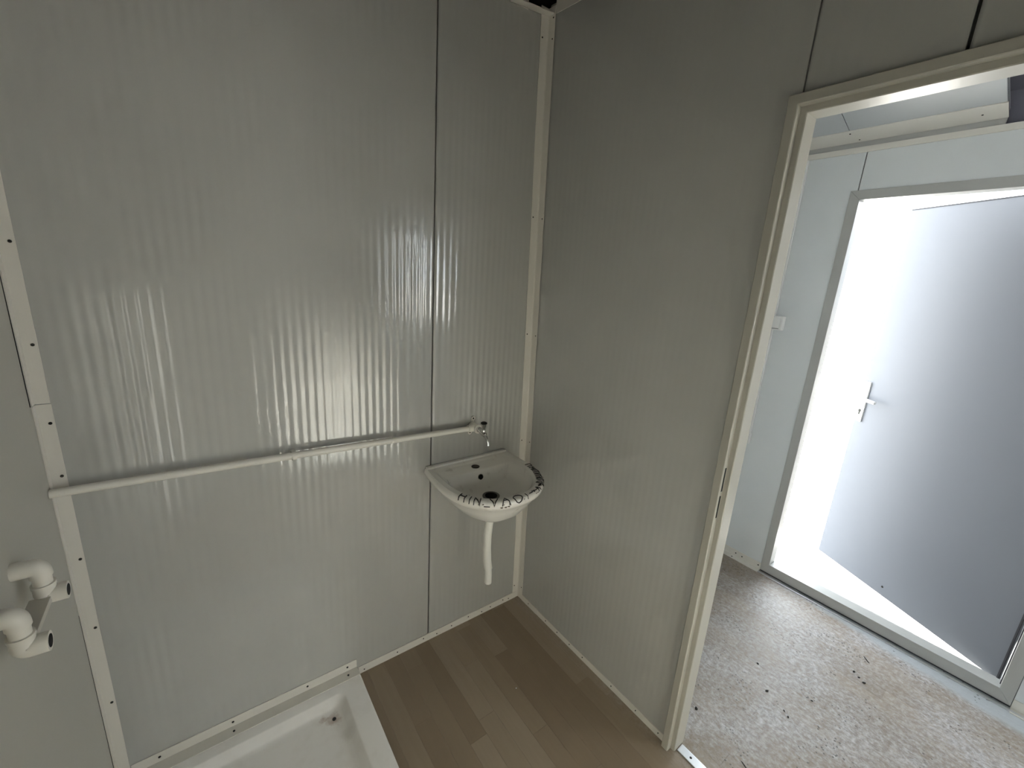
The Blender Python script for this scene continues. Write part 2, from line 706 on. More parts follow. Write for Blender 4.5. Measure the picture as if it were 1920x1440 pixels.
pl([(YD - 0.006, 0), (OY0 + 0.002, 0), (OY0 + 0.002, OZ - 0.002), (SC + 0.002, OZ - 0.002), (SC + 0.002, ZT), (YD - 0.006, ZT)])
pl([(SC - 0.002, OZ - 0.002), (OY1 - 0.002, OZ - 0.002), (OY1 - 0.002, 0), (OY1 - 0.1, 0), (OY1 - 0.1, ZT), (SC - 0.002, ZT)])
pc(OY1 - 0.104, VY0, 0.0, ZT)
pc(VY0, VY1, 0.0, WZ0)
pc(VY0, VY1, WZ1, ZT)
pc(VY1, -3.6, 0.0, ZT)
pc(-3.604, WY0, 0.0, ZT)
pc(WY0, WY1, 0.0, WZ0)
pc(WY0, WY1, WZ1, ZT)
pc(WY1, YE, 0.0, ZT)
bm = bmesh.new()
box(bm, (XC + 0.055, YD + 0.05, -0.15), (XC + 0.060, OY0, ZT))
box(bm, (XC + 0.055, OY0, OZ), (XC + 0.060, OY1, ZT))
box(bm, (XC + 0.055, OY1, -0.15), (XC + 0.060, VY0, ZT))
box(bm, (XC + 0.055, VY0, -0.15), (XC + 0.060, VY1, WZ0))
box(bm, (XC + 0.055, VY0, WZ1), (XC + 0.060, VY1, ZT))
box(bm, (XC + 0.055, VY1, -0.15), (XC + 0.060, WY0, ZT))
box(bm, (XC + 0.055, WY0, -0.15), (XC + 0.060, WY1, WZ0))
box(bm, (XC + 0.055, WY0, WZ1), (XC + 0.060, WY1, ZT))
box(bm, (XC + 0.055, WY1, -0.15), (XC + 0.060, YE - 0.05, ZT))
obj('outer_face', bm, m_hall, wc)

# unseen hall windows; far one makes the wall streaks, near one added for light
for nm, wy0, wy1 in (('window_1', WY0, WY1), ('fill_window_2', VY0, VY1)):
    w1 = empty(nm, (XC, wy0, WZ0))
    struct(w1, 'unseen white framed hall window')
    ym = (wy0 + wy1) / 2
    for a, b in (((wy0, WZ0), (wy0 - 0.06, WZ1)), ((wy1 + 0.06, WZ0), (wy1, WZ1)), ((wy0 - 0.06, WZ0), (wy1 + 0.06, WZ0 + 0.06)),
                 ((wy0 - 0.06, WZ1 - 0.06), (wy1 + 0.06, WZ1)), ((ym + 0.035, WZ0 + 0.06), (ym - 0.035, WZ1 - 0.06))):
        bm = bmesh.new()
        box(bm, (XC - 0.01, a[0], a[1]), (XC + 0.05, b[0], b[1]))
        adopt(obj('window_frame', bm, m_white, None, bevel=0.003), w1)
    for y0, y1 in ((wy0 - 0.06, ym + 0.035), (ym - 0.035, wy1 + 0.06)):
        bm = bmesh.new()
        box(bm, (XC + 0.018, y0, WZ0 + 0.06), (XC + 0.022, y1, WZ1 - 0.06))
        adopt(obj('pane', bm, m_glass), w1)

# roof: dark sheets over everything, falling to both sides
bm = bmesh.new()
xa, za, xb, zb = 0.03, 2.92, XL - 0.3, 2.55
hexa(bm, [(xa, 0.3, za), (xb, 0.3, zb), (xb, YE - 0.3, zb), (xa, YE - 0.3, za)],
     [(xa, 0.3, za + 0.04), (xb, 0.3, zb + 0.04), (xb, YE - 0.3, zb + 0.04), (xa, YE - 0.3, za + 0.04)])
struct(obj('roof_washroom', bm, m_void), 'roof underside above the washroom, blackened as unlit void')
bm = bmesh.new()
for xa, za, xb, zb in ((0.03, 2.92, XC + 0.30, 2.29),):
    hexa(bm, [(xa, 0.3, za), (xb, 0.3, zb), (xb, YE - 0.3, zb), (xa, YE - 0.3, za)],
         [(xa, 0.3, za + 0.04), (xb, 0.3, zb + 0.04), (xb, YE - 0.3, zb + 0.04), (xa, YE - 0.3, za + 0.04)])
box(bm, (0.04, YD + 0.05, 2.0), (XC + 0.06, YD + 0.09, 3.0))
box(bm, (XC + 0.03, YD + 0.05, ZT - 0.02), (XC + 0.058, YE - 0.05, 2.45))
struct(obj('roof', bm, m_roof), 'dark underside of the roof')

# ceilings
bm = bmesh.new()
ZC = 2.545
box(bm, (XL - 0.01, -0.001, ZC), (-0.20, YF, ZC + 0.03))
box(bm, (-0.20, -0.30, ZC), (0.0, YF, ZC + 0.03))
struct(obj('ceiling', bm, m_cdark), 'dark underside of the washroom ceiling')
CH = 0.30


def zc(x):
    return 2.298 + CH * (XC - x)


ch = empty('ceiling_hall')
struct(ch, 'sloping pale panel ceiling over the hall')
YC1 = -1.053
for y0, y1 in ((YD, -0.5735), (-0.5765, YC1)):
    bm = bmesh.new()
    hexa(bm, [(XC, y0, zc(XC)), (0.055, y0, zc(0.055)), (0.055, y1, zc(0.055)), (XC, y1, zc(XC))],
         [(XC, y0, zc(XC) + 0.03), (0.055, y0, zc(0.055) + 0.03), (0.055, y1, zc(0.055) + 0.03), (XC, y1, zc(XC) + 0.03)])
    obj('panel', bm, m_ceil, ch)
bm = bmesh.new()
hexa(bm, [(XC, YD, zc(XC) + .012), (0.055, YD, zc(0.055) + .012), (0.055, YC1, zc(0.055) + .012), (XC, YC1, zc(XC) + .012)],
     [(XC, YD, zc(XC) + .02), (0.055, YD, zc(0.055) + .02), (0.055, YC1, zc(0.055) + .02), (XC, YC1, zc(XC) + .02)])
obj('backing', bm, m_core, ch)
bm = bmesh.new()
box(bm, (XC - 0.0002, YD, ZT + 0.0003), (XC + 0.012, YC1, zc(XC) + 0.01))
obj('fascia', bm, m_oframe, ch)

# ------------------------------------------------------------------ trims
# leaning corner angle between back wall and partition
def corner_angle():
    w, t = 0.0375, 0.0022
    bm = bmesh.new()
    def sec(z):
        s = -(0.010 + LEAN * z) - 0.0006
        a = s - 0.0
        return [(a - w, 0.0 - 0.0005, z), (a - w, -t - 0.0005, z), (a - t - 0.004, -t - 0.0005, z), (a - t - 0.001, -t - 0.0035, z), (a - t, -w, z), (a, -w, z), (a, -0.0005, z)]
    lo, hi = sec(0.0), sec(2.535)
    A = [bm.verts.new(p) for p in lo]
    B = [bm.verts.new(p) for p in hi]
    for i in range(len(A)):
        j = (i + 1) % len(A)
        bm.faces.new([A[i], A[j], B[j], B[i]])
    bm.faces.new(A[::-1])
    bm.faces.new(B)
    o = struct(obj('trim_1', bm, m_trim), 'white upright angle strip in the corner right of the basin')
    za = [0.075, 0.87, 1.36, 1.83, 2.44]
    screws(o, [(-(0.010 + LEAN * z) - 0.029, -t - 0.0012, z) for z in za], (0, -1, 0), 0.0027)
    screws(o, [(-(0.010 + LEAN * z) - t - 0.0008, -0.029, z - 0.005) for z in za + [2.505]], (-1, 0, 0), 0.0027)


corner_angle()


def angle_z(name, z0, z1, wx, wy, label, dx=0.0, sc=()):
    """upright angle in the back-left corner"""
    t = 0.0022
    bm = bmesh.new()
    x0 = XL + dx
    pts = [(x0, -0.0005), (x0 + wx, -0.0005), (x0 + wx, -t - 0.0005), (x0 + t, -t - 0.0005), (x0 + t, -wy), (x0, -wy)]
    hexa(bm, [(p[0], p[1], z0) for p in pts], [(p[0], p[1], z1) for p in pts])
    o = struct(obj(name, bm, m_trim), label)
    screws(o, [(x0 + wx - 0.008, -t - 0.001, z) for z in sc], (0, -1, 0), 0.0036)
    return o


T2 = angle_z('trim_2', 0.0, 1.2365, 0.029, 0.021, 'lower length of the white angle strip in the left corner', 0.0005, (1.189, 1.051, 0.813, 0.596, 0.334))
T3 = angle_z('trim_3', 1.2385, 2.545, 0.0275, 0.024, 'upper length of the white angle strip in the left corner', 0.0012, (1.604, 1.379, 1.85, 2.15))

for par, za, zb, yy in ((T2, 0.0, 0.66, -0.0212), (T3, 1.2385, 1.95, -0.0242)):  # dark strips painted in for the shade where the angle lifts off
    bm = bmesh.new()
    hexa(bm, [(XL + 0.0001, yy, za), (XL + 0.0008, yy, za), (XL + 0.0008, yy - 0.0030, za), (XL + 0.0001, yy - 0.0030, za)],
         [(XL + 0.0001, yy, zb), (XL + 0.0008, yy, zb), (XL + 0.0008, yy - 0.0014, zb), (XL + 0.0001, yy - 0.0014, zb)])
    obj('gap_shade', bm, m_core, par)

# baseboards of the washroom
bm = bmesh.new()
box(bm, (-0.822, -0.0042, 0.0), (-0.030, -0.0004, 0.034))
bb = struct(obj('baseboard_back', bm, m_trim), 'white screwed strip along the floor below the basin')
screws(bb, [(xx, -0.0045, 0.017 + 0.004 * ((i * 7) % 3 - 1)) for i, xx in enumerate((-0.80, -0.66, -0.54, -0.475, -0.40, -0.31, -0.235, -0.185, -0.11, -0.075))], (0, -1, 0), 0.0028)
bm = bmesh.new()
ys = [-0.03, -0.145, -0.155, -0.40, -0.865]
for (ya, yb, off, h) in ((-0.036, -0.150, 0.0042, 0.030), (-0.1505, -0.866, 0.0032, 0.027)):
    a = shift(ya, 0) - 0.0004
    b = shift(yb, 0) - 0.0004
    hexa(bm, [(a, ya, 0), (a - off, ya, 0), (b - off, yb, 0), (b, yb, 0)], [(a, ya, h), (a - off, ya, h), (b - off, yb, h), (b, yb, h)])
br = struct(obj('baseboard_right', bm, m_trim), 'white screwed strip along the floor of the partition')
screws(br, [(shift(yy, 0) - 0.0048, yy, 0.017) for yy in (-0.09, -0.22, -0.30, -0.38, -0.46, -0.62, -0.74, -0.84)], (-1, 0, 0), 0.0024)

# top strips
bm = bmesh.new()
hexa(bm, [(-0.25, -0.0005, 2.497), (-0.072, -0.0005, 2.512), (-0.072, -0.03, 2.512), (-0.25, -0.03, 2.497)],
     [(-0.25, -0.0005, 2.500), (-0.072, -0.0005, 2.515), (-0.072, -0.03, 2.515), (-0.25, -0.03, 2.500)])
hexa(bm, [(-0.25, -0.0005, 2.497), (-0.072, -0.0005, 2.512), (-0.072, -0.003, 2.512), (-0.25, -0.003, 2.497)],
     [(-0.25, -0.0005, 2.512), (-0.072, -0.0005, 2.519), (-0.072, -0.003, 2.519), (-0.25, -0.003, 2.512)])
box(bm, (-0.514, -0.004, 2.50), (-0.172, -0.0005, 2.5445))
struct(obj('trim_4', bm, m_trim), 'white strip along the top of the back wall')
bm = bmesh.new()
for ya, yb in ((-0.037, -0.43), (-0.4305, -0.86)):
    lo, hi = [], []
    for y in (ya, yb):
        for z, L in ((2.510, lo), (2.552, hi)):
            s = shift(y, z) - 0.0005
            L += [(s, y, z), (s - 0.0025, y, z)]
    hexa(bm, [lo[0], lo[1], lo[3], lo[2]], [hi[0], hi[1], hi[3], hi[2]])
t5 = struct(obj('trim_5', bm, m_trim), 'white strip along the top of the partition wall')
screws(t5, [(shift(-0.10, 2.53) - 0.0032, -0.10, 2.535)], (-1, 0, 0), 0.003)

# hall trims on the outer wall
bm = bmesh.new()
box(bm, (XC - 0.0075, YD - 0.002, 2.247), (XC - 0.0005, -2.6, 2.2715))
struct(obj('trim_6', bm, m_trim), 'lower white strip capping the outer wall of the hall')
wS = 0.092
bm = bmesh.new()
t_ = 0.003
hexa(bm, [(XC - 0.005, YD - 0.002, zc(XC) - 0.004), (XC - wS, YD - 0.002, zc(XC - wS) - 0.004), (XC - wS, YC1 - 0.004, zc(XC - wS) - 0.004), (XC - 0.005, YC1 - 0.004, zc(XC) - 0.004)],
     [(XC - 0.005, YD - 0.002, zc(XC) - 0.0005), (XC - wS, YD - 0.002, zc(XC - wS) - 0.0005), (XC - wS, YC1 - 0.004, zc(XC - wS) - 0.0005), (XC - 0.005, YC1 - 0.004, zc(XC) - 0.0005)])
t7 = struct(obj('trim_7', bm, m_trim), 'upper white strip along the edge of the hall ceiling')
nrm = Vector((-CH, 0, -1)).normalized()
screws(t7, [(XC - 0.022, -0.60, zc(XC - 0.022) - 0.0045), (XC - 0.075, -0.575, zc(XC - 0.075) - 0.0045), (XC - 0.045, -0.99, zc(XC - 0.045) - 0.0045)], nrm, 0.0036)
# hall baseboard angle
for nm, ya, yb in (('baseboard_hall', YD - 0.006, OY0 + 0.001), ('baseboard_hall_end', OY1 - 0.002, -2.9)):
    bm = bmesh.new()
    box(bm, (XC - 0.003, ya, 0.0), (XC - 0.0004, yb, 0.044))
    box(bm, (XC - 0.040, ya, 0.0004), (XC - 0.003, yb, 0.0030))
    o = struct(obj(nm, bm, m_trim), 'white screwed angle along the hall floor left of the outer door' if nm == 'baseboard_hall' else 'white angle along the hall floor right of the outer door')
    if nm == 'baseboard_hall':
        screws(o, [(XC - 0.0035, -0.462, 0.024), (XC - 0.0035, -0.50, 0.022), (XC - 0.0035, -0.595, 0.026)], (-1, 0, 0), 0.004)
        screws(o, [(XC - 0.025, -0.452, 0.0035)], (0, 0, 1), 0.004)
# thin strip in front of the outer sill
bm = bmesh.new()
box(bm, (XC - 0.034, OY0, 0.0002), (XC - 0.020, OY1 - 0.05, 0.0045))
struct(obj('trim_8', bm, m_alu, bevel=0.001), 'thin metal strip on the floor before the outer sill')
# threshold strip of the inner doorway
bm = bmesh.new()
box(bm, (0.013, DY0 - 0.003, 0.0003), (0.047, DY1 + 0.003, 0.0045))
t9 = struct(obj('trim_9', bm, m_alu, bevel=0.0015), 'shiny metal threshold strip in the inner doorway')
screws(t9, [(0.030, -0.952, 0.0046), (0.030, -1.3, 0.0046), (0.030, -1.65, 0.0046)], (0, 0, 1), 0.0042)


# ------------------------------------------------------------------ inner doorway frame (door_1)
d1 = empty('door_1', (0, DY0, 0))
struct(d1, 'cream steel frame of the inner doorway')
# (x, d): d = distance outward from the clear opening
prof = [(-0.0005, 0.039), (-0.018, 0.039), (-0.020, 0.037), (-0.020, 0.017), (-0.018, 0.015), (0.001, 0.015), (0.001, 0.002), (0.003, 0.0),
        (0.058, 0.0), (0.060, 0.002), (0.060, 0.036), (0.0525, 0.036), (0.0525, 0.030), (0.0115, 0.030), (-0.0005, 0.030)]


def sweep(name, a, b):
    bm = bmesh.new()
    A = [bm.verts.new(a(x, d)) for x, d in prof]
    B = [bm.verts.new(b(x, d)) for x, d in prof]
    n = len(prof)
    for i in range(n):
        j = (i + 1) % n
        bm.faces.new([A[i], A[j], B[j], B[i]])
    bm.faces.new(A[::-1])
    bm.faces.new(B)
    return adopt(obj(name, bm, m_frame), d1)


jl = sweep('jamb', lambda x, d: (x, DY0 + d, 0.0), lambda x, d: (x, DY0 + d, DZ + d))
sweep('head', lambda x, d: (x, DY0 + d, DZ + d), lambda x, d: (x, DY1 - d, DZ + d))
sweep('jamb', lambda x, d: (x, DY1 - d, 0.0), lambda x, d: (x, DY1 - d, DZ + d))
for z0, z1 in ((1.018, 1.094), (0.930, 1.003)):
    bm = bmesh.new()
    box(bm, (-0.0135, DY0 + 0.0143, z0), (-0.0055, DY0 + 0.0155, z1))
    adopt(obj('latch_slot', bm, m_hole), d1)
bm = bmesh.new()
box(bm, (-0.0165, DY0 + 0.0146, 0.922), (-0.0030, DY0 + 0.0150, 1.102))
adopt(obj('strike_plate', bm, m_frame), d1)

# ------------------------------------------------------------------ outer door (door_2)
d2 = empty('door_2', (XC, OY0, 0))
struct(d2, 'outer doorway with grey leaf standing open')
FW = 0.042
FX0, FX1 = XC - 0.006, XC + 0.062


def fpart(name, q):
    """q: four (y,z) corners"""
    bm = bmesh.new()
    hexa(bm, [(FX0, y, z) for y, z in q], [(FX1, y, z) for y, z in q])
    return adopt(obj(name, bm, m_oframe, bevel=0.0015), d2)


z0, z1 = 0.008, 0.062
fpart('frame_post', [(OY0, z0), (OY0 - FW, z1), (OY0 - FW, OZ - FW), (OY0, OZ)])
fpart('frame_post', [(OY1, z0), (OY1 + FW, z1), (OY1 + FW, OZ - FW), (OY1, OZ)])
fpart('frame_head', [(OY0, OZ), (OY0 - FW, OZ - FW), (OY1 + FW, OZ - FW), (OY1, OZ)])
fpart('frame_sill', [(OY0, z0), (OY1, z0), (OY1 + FW, z1), (OY0 - FW, z1)])
bm = bmesh.new()
box(bm, (FX0 + 0.004, OY0, 0.0), (FX1, OY1, 0.010))
adopt(obj('sill_shadow_gap', bm, m_seal), d2)
# gasket round the rebate
bm = bmesh.new()
box(bm, (FX0 + 0.030, OY1 + FW - 0.0005, z1), (FX0 + 0.036, OY1 + FW + 0.003, OZ - FW))
adopt(obj('gasket', bm, m_seal), d2)

# leaf, hinged on the right post, swung outward
HX, HY = XC + 0.057, -1.553
u = Vector((0.41, 0.806, 0)).normalized()
nrm_in = Vector((-u.y, u.x, 0))          # face seen from inside
LW, LZ0, LZ1, LT = 0.905, 0.048, 2.050, 0.042
leaf = bpy.data.objects.new('leaf', None)


def lp(a, d, z):
    return Vector((HX, HY, 0)) + u * a + nrm_in * d + Vector((0, 0, z))


def lbox(bm, a0, a1, d0, d1, z0, z1):
    hexa(bm, [lp(a0, d0, z0), lp(a1, d0, z0), lp(a1, d1, z0), lp(a0, d1, z0)],
         [lp(a0, d0, z1), lp(a1, d0, z1), lp(a1, d1, z1), lp(a0, d1, z1)])


bm = bmesh.new()
lbox(bm, 0.0, LW, -LT, 0.0, LZ0, LZ1)
leaf = adopt(obj('leaf', bm, m_door, bevel=0.0012), d2)
leaf['label'] = 'grey door leaf standing ajar to the outside'


def lpart(name, bm, m, **k):
    o = obj(name, bm, m, **k)
    o.parent = leaf
    o.matrix_parent_inverse = (Matrix.Translation(Vector(d2.location)) @ leaf.matrix_parent_inverse @ leaf.matrix_basis).inverted()
    return o


bm = bmesh.new()
lbox(bm, 0.0, LW, -0.012, 0.0012, LZ1 - 0.0005, LZ1 + 0.0055)
lpart('seal', bm, m_seal)
bm = bmesh.new()
lbox(bm, 0.004, 0.010, 0.0, 0.004, LZ0, LZ1)
lpart('seal', bm, m_seal)
bm = bmesh.new()
lbox(bm, 0.862, 0.898, 0.0, 0.009, 0.915, 1.147)
lpart('handle_plate', bm, m_white, bevel=0.002)
bm = bmesh.new()
tube(bm, [lp(0.880, 0.006, 1.052), lp(0.880, 0.030, 1.052)], 0.011, 14)
pts = bend(lp(0.884, 0.034, 1.054), lp(0.874, 0.046, 1.054), lp(0.855, 0.046, 1.053), 5) + [lp(0.82, 0.045, 1.051), lp(0.785, 0.043, 1.049)]
tube(bm, pts, [0.010, 0.0105, 0.0105, 0.010, 0.010, 0.010, 0.0095, 0.0085], 12)
lpart('lever', bm, m_white, smooth=True)
bm = bmesh.new()
tube(bm, [lp(0.882, 0.0088, 0.978), lp(0.882, 0.0096, 0.978)], 0.0085, 14)
lbox(bm, 0.8775, 0.8865, 0.0088, 0.0096, 0.955, 0.975)
lpart('keyhole', bm, m_screw)
bm = bmesh.new()
tube(bm, [lp(0.514, 0.0, 0.097), lp(0.514, 0.003, 0.097)], [0.006, 0.004], 10)
lpart('rivet', bm, m_screw)
for zz in (0.30, 1.05, 1.80):
    bm = bmesh.new()
    tube(bm, [lp(-0.006, -0.024, zz - 0.05), lp(-0.006, -0.024, zz + 0.05)], 0.008, 12)
    lpart('hinge', bm, m_alu, smooth=True)

# ------------------------------------------------------------------ wash basin
BX, BZ = -0.348, 0.842
basin = empty('wash_basin', (BX, 0.0, BZ))
tag(basin, 'small white D-shaped wall basin with black handwriting on its rim', 'basin')


def outline(a, yb, yf, straight, ab=None):
    """closed D outline, same vertex count for every call"""
    ab = a if ab is None else ab
    pts = []
    ns, na, nb = 5, 36, 14
    for i in range(ns):
        k = i / ns
        pts.append((-(ab + (a - ab) * math.sin(k * PI / 2)), yb + (straight - yb) * k))
    for i in range(na + 1):
        th = PI * i / na
        c, s = math.cos(th), math.sin(th)
        e = 0.86
        pts.append((-a * math.copysign(abs(c) ** e, c), straight + (yf - straight) * abs(s) ** e))
    for i in range(ns - 1, -1, -1):
        k = i / ns
        pts.append(((ab + (a - ab) * math.sin(k * PI / 2)), yb + (straight - yb) * k))
    for i in range(1, nb):
        k = i / nb
        pts.append((ab - 2 * ab * k, yb))
    return pts


loops = [
    (outline(0.034, -0.150, -0.225, -0.185), -0.162),
    (outline(0.075, -0.080, -0.270, -0.170), -0.150),
    (outline(0.130, -0.012, -0.315, -0.150, 0.12), -0.115),
    (outline(0.172, -0.001, -0.345, -0.140, 0.165), -0.070),
    (outline(0.193, -0.001, -0.366, -0.140, 0.184), -0.040),
    (outline(0.203, -0.001, -0.377, -0.140, 0.193), -0.030),
    (outline(0.207, -0.001, -0.382, -0.140, 0.197), -0.016),
    (outline(0.205, -0.001, -0.380, -0.140, 0.195), -0.006),
    (outline(0.198, -0.003, -0.372, -0.140, 0.190), 0.000),
    (outline(0.176, -0.026, -0.350, -0.145, 0.172), -0.001),
    (outline(0.172, -0.034, -0.346, -0.145, 0.166), -0.006),
    (outline(0.168, -0.040, -0.342, -0.146, 0.158), -0.009),
    (outline(0.164, -0.092, -0.338, -0.165, 0.150), -0.011),
    (outline(0.160, -0.100, -0.334, -0.165, 0.145), -0.018),
    (outline(0.152, -0.108, -0.324, -0.168, 0.138), -0.042),
    (outline(0.134, -0.118, -0.308, -0.172, 0.124), -0.066),
    (outline(0.095, -0.135, -0.272, -0.182, 0.090), -0.080),
    (outline(0.035, -0.160, -0.220, -0.188, 0.033), -0.085),
]
bm = bmesh.new()
rings = [[bm.verts.new((x, y, z)) for x, y in o] for o, z in loops]
n = len(rings[0])
for a, b in zip(rings, rings[1:]):
    for i in range(n):
        j = (i + 1) % n
        bm.faces.new([a[i], a[j], b[j], b[i]])
bm.faces.new(rings[0][::-1])
bm.faces.new(rings[-1])
body = obj('bowl', bm, m_ceramic, basin, smooth=True)
for p in body.data.polygons:
    p.use_smooth = True
bm = bmesh.new()
box(bm, (-0.192, -0.020, -0.004), (0.190, -0.001, 0.008))
obj('back_ledge', bm, m_ceramic, basin, smooth=True, bevel=0.004)


def disc(bm, c, nrm, r, h=0.0012, seg=20, sx=1.0):
    c, nrm = Vector(c), Vector(nrm).normalized()
    tube(bm, [c, c + nrm * h], r, seg)


bm = bmesh.new()
disc(bm, (0.0, -0.068, -0.0098), (0, 0, 1), 0.0165, 0.0012)
obj('tap_hole', bm, mat('tap_hole_brown', (0.10, 0.075, 0.05), 0.6), basin)
bm = bmesh.new()
disc(bm, (0.002, -0.1068, -0.040), (0, -0.97, 0.30), 0.0105, 0.0016)
obj('overflow_hole', bm, m_hole, basin)
bm = bmesh.new()
disc(bm, (0.002, -0.1060, -0.040), (0, -0.97, 0.30), 0.0130, 0.0016)
obj('overflow_ring', bm, m_chrome, basin)
bm = bmesh.new()
disc(bm, (0.0, -0.190, -0.0858), (0, 0, 1), 0.034, 0.0035, 28)
obj('drain_ring', bm, mat('drain_grey', (0.16, 0.15, 0.14), 0.4, 0.3), basin, smooth=True)
bm = bmesh.new()
disc(bm, (0.0, -0.190, -0.0825), (0, 0, 1), 0.024, 0.001, 24)
obj('drain_hole', bm, m_hole, basin)

# waste pipe below, slightly bowed, open at its end
bm = bmesh.new()
pts = [(0.0, -0.190, -0.150), (0.0, -0.190, -0.175), (-0.003, -0.191, -0.20), (-0.010, -0.194, -0.25), (-0.012, -0.197, -0.31), (-0.008, -0.199, -0.37), (-0.002, -0.200, -0.407)]
tube(bm, pts, [0.0155, 0.0155, 0.0165, 0.0168, 0.0168, 0.0168, 0.0168], 20)
wp = obj('waste_pipe', bm, m_pvc, basin, smooth=True)
bm = bmesh.new()
tube(bm, [(-0.003, -0.200, -0.400), (0.0, -0.200, -0.43), (0.001, -0.200, -0.476)], 0.0148, 20)
obj('pipe_socket', bm, m_pvc, wp, smooth=True)
bm = bmesh.new()
disc(bm, (0.001, -0.200, -0.4755), (0, 0, -1), 0.0122, 0.0008)
obj('pipe_opening', bm, m_hole, wp)

# handwriting on the rim: strokes laid on the ceramic between outer and inner rim edge
o_out = outline(0.2075, -0.001, -0.3825, -0.140, 0.197)
o_in = outline(0.176, -0.026, -0.350, -0.145, 0.172)
arc_o = o_out[5:42]
arc_i = o_in[5:42]


def rim(s, v):
    """s: 0..36 along the front arc (left to right), v: 0 outer edge .. 1 inner edge"""
    i = max(0, min(35, int(s)))
    f = s - i
    ox = arc_o[i][0] * (1 - f) + arc_o[i + 1][0] * f
    oy = arc_o[i][1] * (1 - f) + arc_o[i + 1][1] * f
    ix = arc_i[i][0] * (1 - f) + arc_i[i + 1][0] * f
    iy = arc_i[i][1] * (1 - f) + arc_i[i + 1][1] * f
    if v < 0.28:
        k = v / 0.28
        z = -0.017 + 0.0175 * math.sin(k * PI / 2)
        q = k * k * 0.26
        return Vector((ox + (ix - ox) * q, oy + (iy - oy) * q, z + 0.0008))
    q = v
    return Vector((ox + (ix - ox) * q, oy + (iy - oy) * q, 0.0012))


LET = {
    'H': [[(0, 0), (0, 1)], [(0, .5), (.7, .5)], [(.7, 0), (.7, 1)]],
    'I': [[(0.2, 0), (0.2, 1)]],
    'N': [[(0, 0), (0, 1), (.7, 0), (.7, 1)]],
    '_': [[(0, 0), (.8, 0)]],
    'V': [[(0, 1), (.4, 0), (.8, 1)]],
    'A': [[(0, 0), (.35, 1), (.75, 0)], [(.2, .45), (.6, .45)]],
    'O': [[(.35 + .35 * math.cos(a * PI / 6), .5 + .5 * math.sin(a * PI / 6)) for a in range(13)]],
    'U': [[(0, 1), (.05, .3), (.35, 0), (.65, .3), (.7, 1)]],
    'D': [[(0, 0), (0, 1), (.5, .8), (.65, .5), (.5, .2), (0, 0)]],
    '~': [[(0, .5), (.2, .8), (.4, .3), (.6, .7), (.8, .4)]],
    '-': [[(0, .45), (.7, .4)]],
}


def write(bm, text, s0, ds, v0, v1, r):
    s = s0
    for c in text:
        if c != ' ':
            for st in LET[c]:
                pts = []
                for (x0_, y0_), (x1_, y1_) in zip(st, st[1:]):
                    for k in range(4):
                        t = k / 4
                        pts.append((x0_ + (x1_ - x0_) * t, y0_ + (y1_ - y0_) * t))
                pts.append(st[-1])
                tube(bm, [rim(s + px * ds, v0 + (v1 - v0) * py) for px, py in pts], r, 5)
        s += ds * (1.15 if c in 'NHVAOUD' else 0.75)


bm = bmesh.new()
write(bm, 'HIN', 5.2, 1.75, 0.02, 0.74, 0.0019)
write(bm, '_', 10.6, 1.5, 0.02, 0.5, 0.0018)
write(bm, 'VAO', 11.8, 2.15, 0.02, 0.80, 0.0020)
write(bm, 'I', 18.9, 1.2, 0.05, 0.6, 0.0014)
write(bm, '-~-A~-', 19.9, 1.25, 0.10, 0.62, 0.0018)
write(bm, 'DO', 25.6, 1.35, 0.06, 0.92, 0.0016)
write(bm, 'HAUHU', 28.3, 1.25, 0.08, 0.95, 0.0016)
wr = obj('rim_writing', bm, m_ink, basin)
wr['label'] = 'black hand lettering along the rim'
bm = bmesh.new()
for k in range(16):
    s = 9 + 24 * R.random()
    v = 0.02 + 0.10 * R.random()
    c = rim(s, v)
    tube(bm, [c - Vector((0.004 * R.random() + 0.002, 0, 0)), c, c + Vector((0.004 * R.random() + 0.002, 0.0005, 0))], [0.0006, 0.0014, 0.0006], 6)
for s, v in ((14.2, 0.0), (15.0, 0.0), (15.6, 0.02)):
    c = rim(s, v) - Vector((0, -0.0008, 0.004))
    tube(bm, [c + Vector((-0.006, 0.001, 0.001)), c, c + Vector((0.006, 0.001, 0.001))], [0.001, 0.0028, 0.001], 8)
for x_, y_ in ((-0.152, -0.245), (-0.146, -0.256), (-0.14, -0.246), (-0.118, -0.305), (-0.108, -0.309)):
    tube(bm, [(x_ - 0.006, y_, -0.0165), (x_, y_ - 0.002, -0.0155), (x_ + 0.006, y_ + 0.001, -0.0165)], [0.001, 0.0028, 0.001], 8)
dr = obj('dirt_smears', bm, m_dirt, basin)
dr['kind'] = 'stuff'

# ------------------------------------------------------------------ supply pipe on the back wall
PY = -0.033
zl, zr = 1.021, 0.990
xr_ = -0.357


def pz(x):
    return zl + (zr - zl) * (x - XL) / (xr_ - XL)


pipe = empty('water_pipe', (XL, PY, zl))
tag(pipe, 'white plastic water pipe running along the back wall to the tap', 'pipe')
bm = bmesh.new()
xs = [XL + 0.001] + [XL + 0.1 * i for i in range(1, 11)] + [xr_ - 0.02, xr_]
tube(bm, [(x, PY + 0.0008 * math.sin(7 * x), pz(x) + 0.0015 * math.sin(4 * x)) for x in xs], 0.0108, 18)
adopt(obj('tube', bm, m_ppr, smooth=True), pipe)
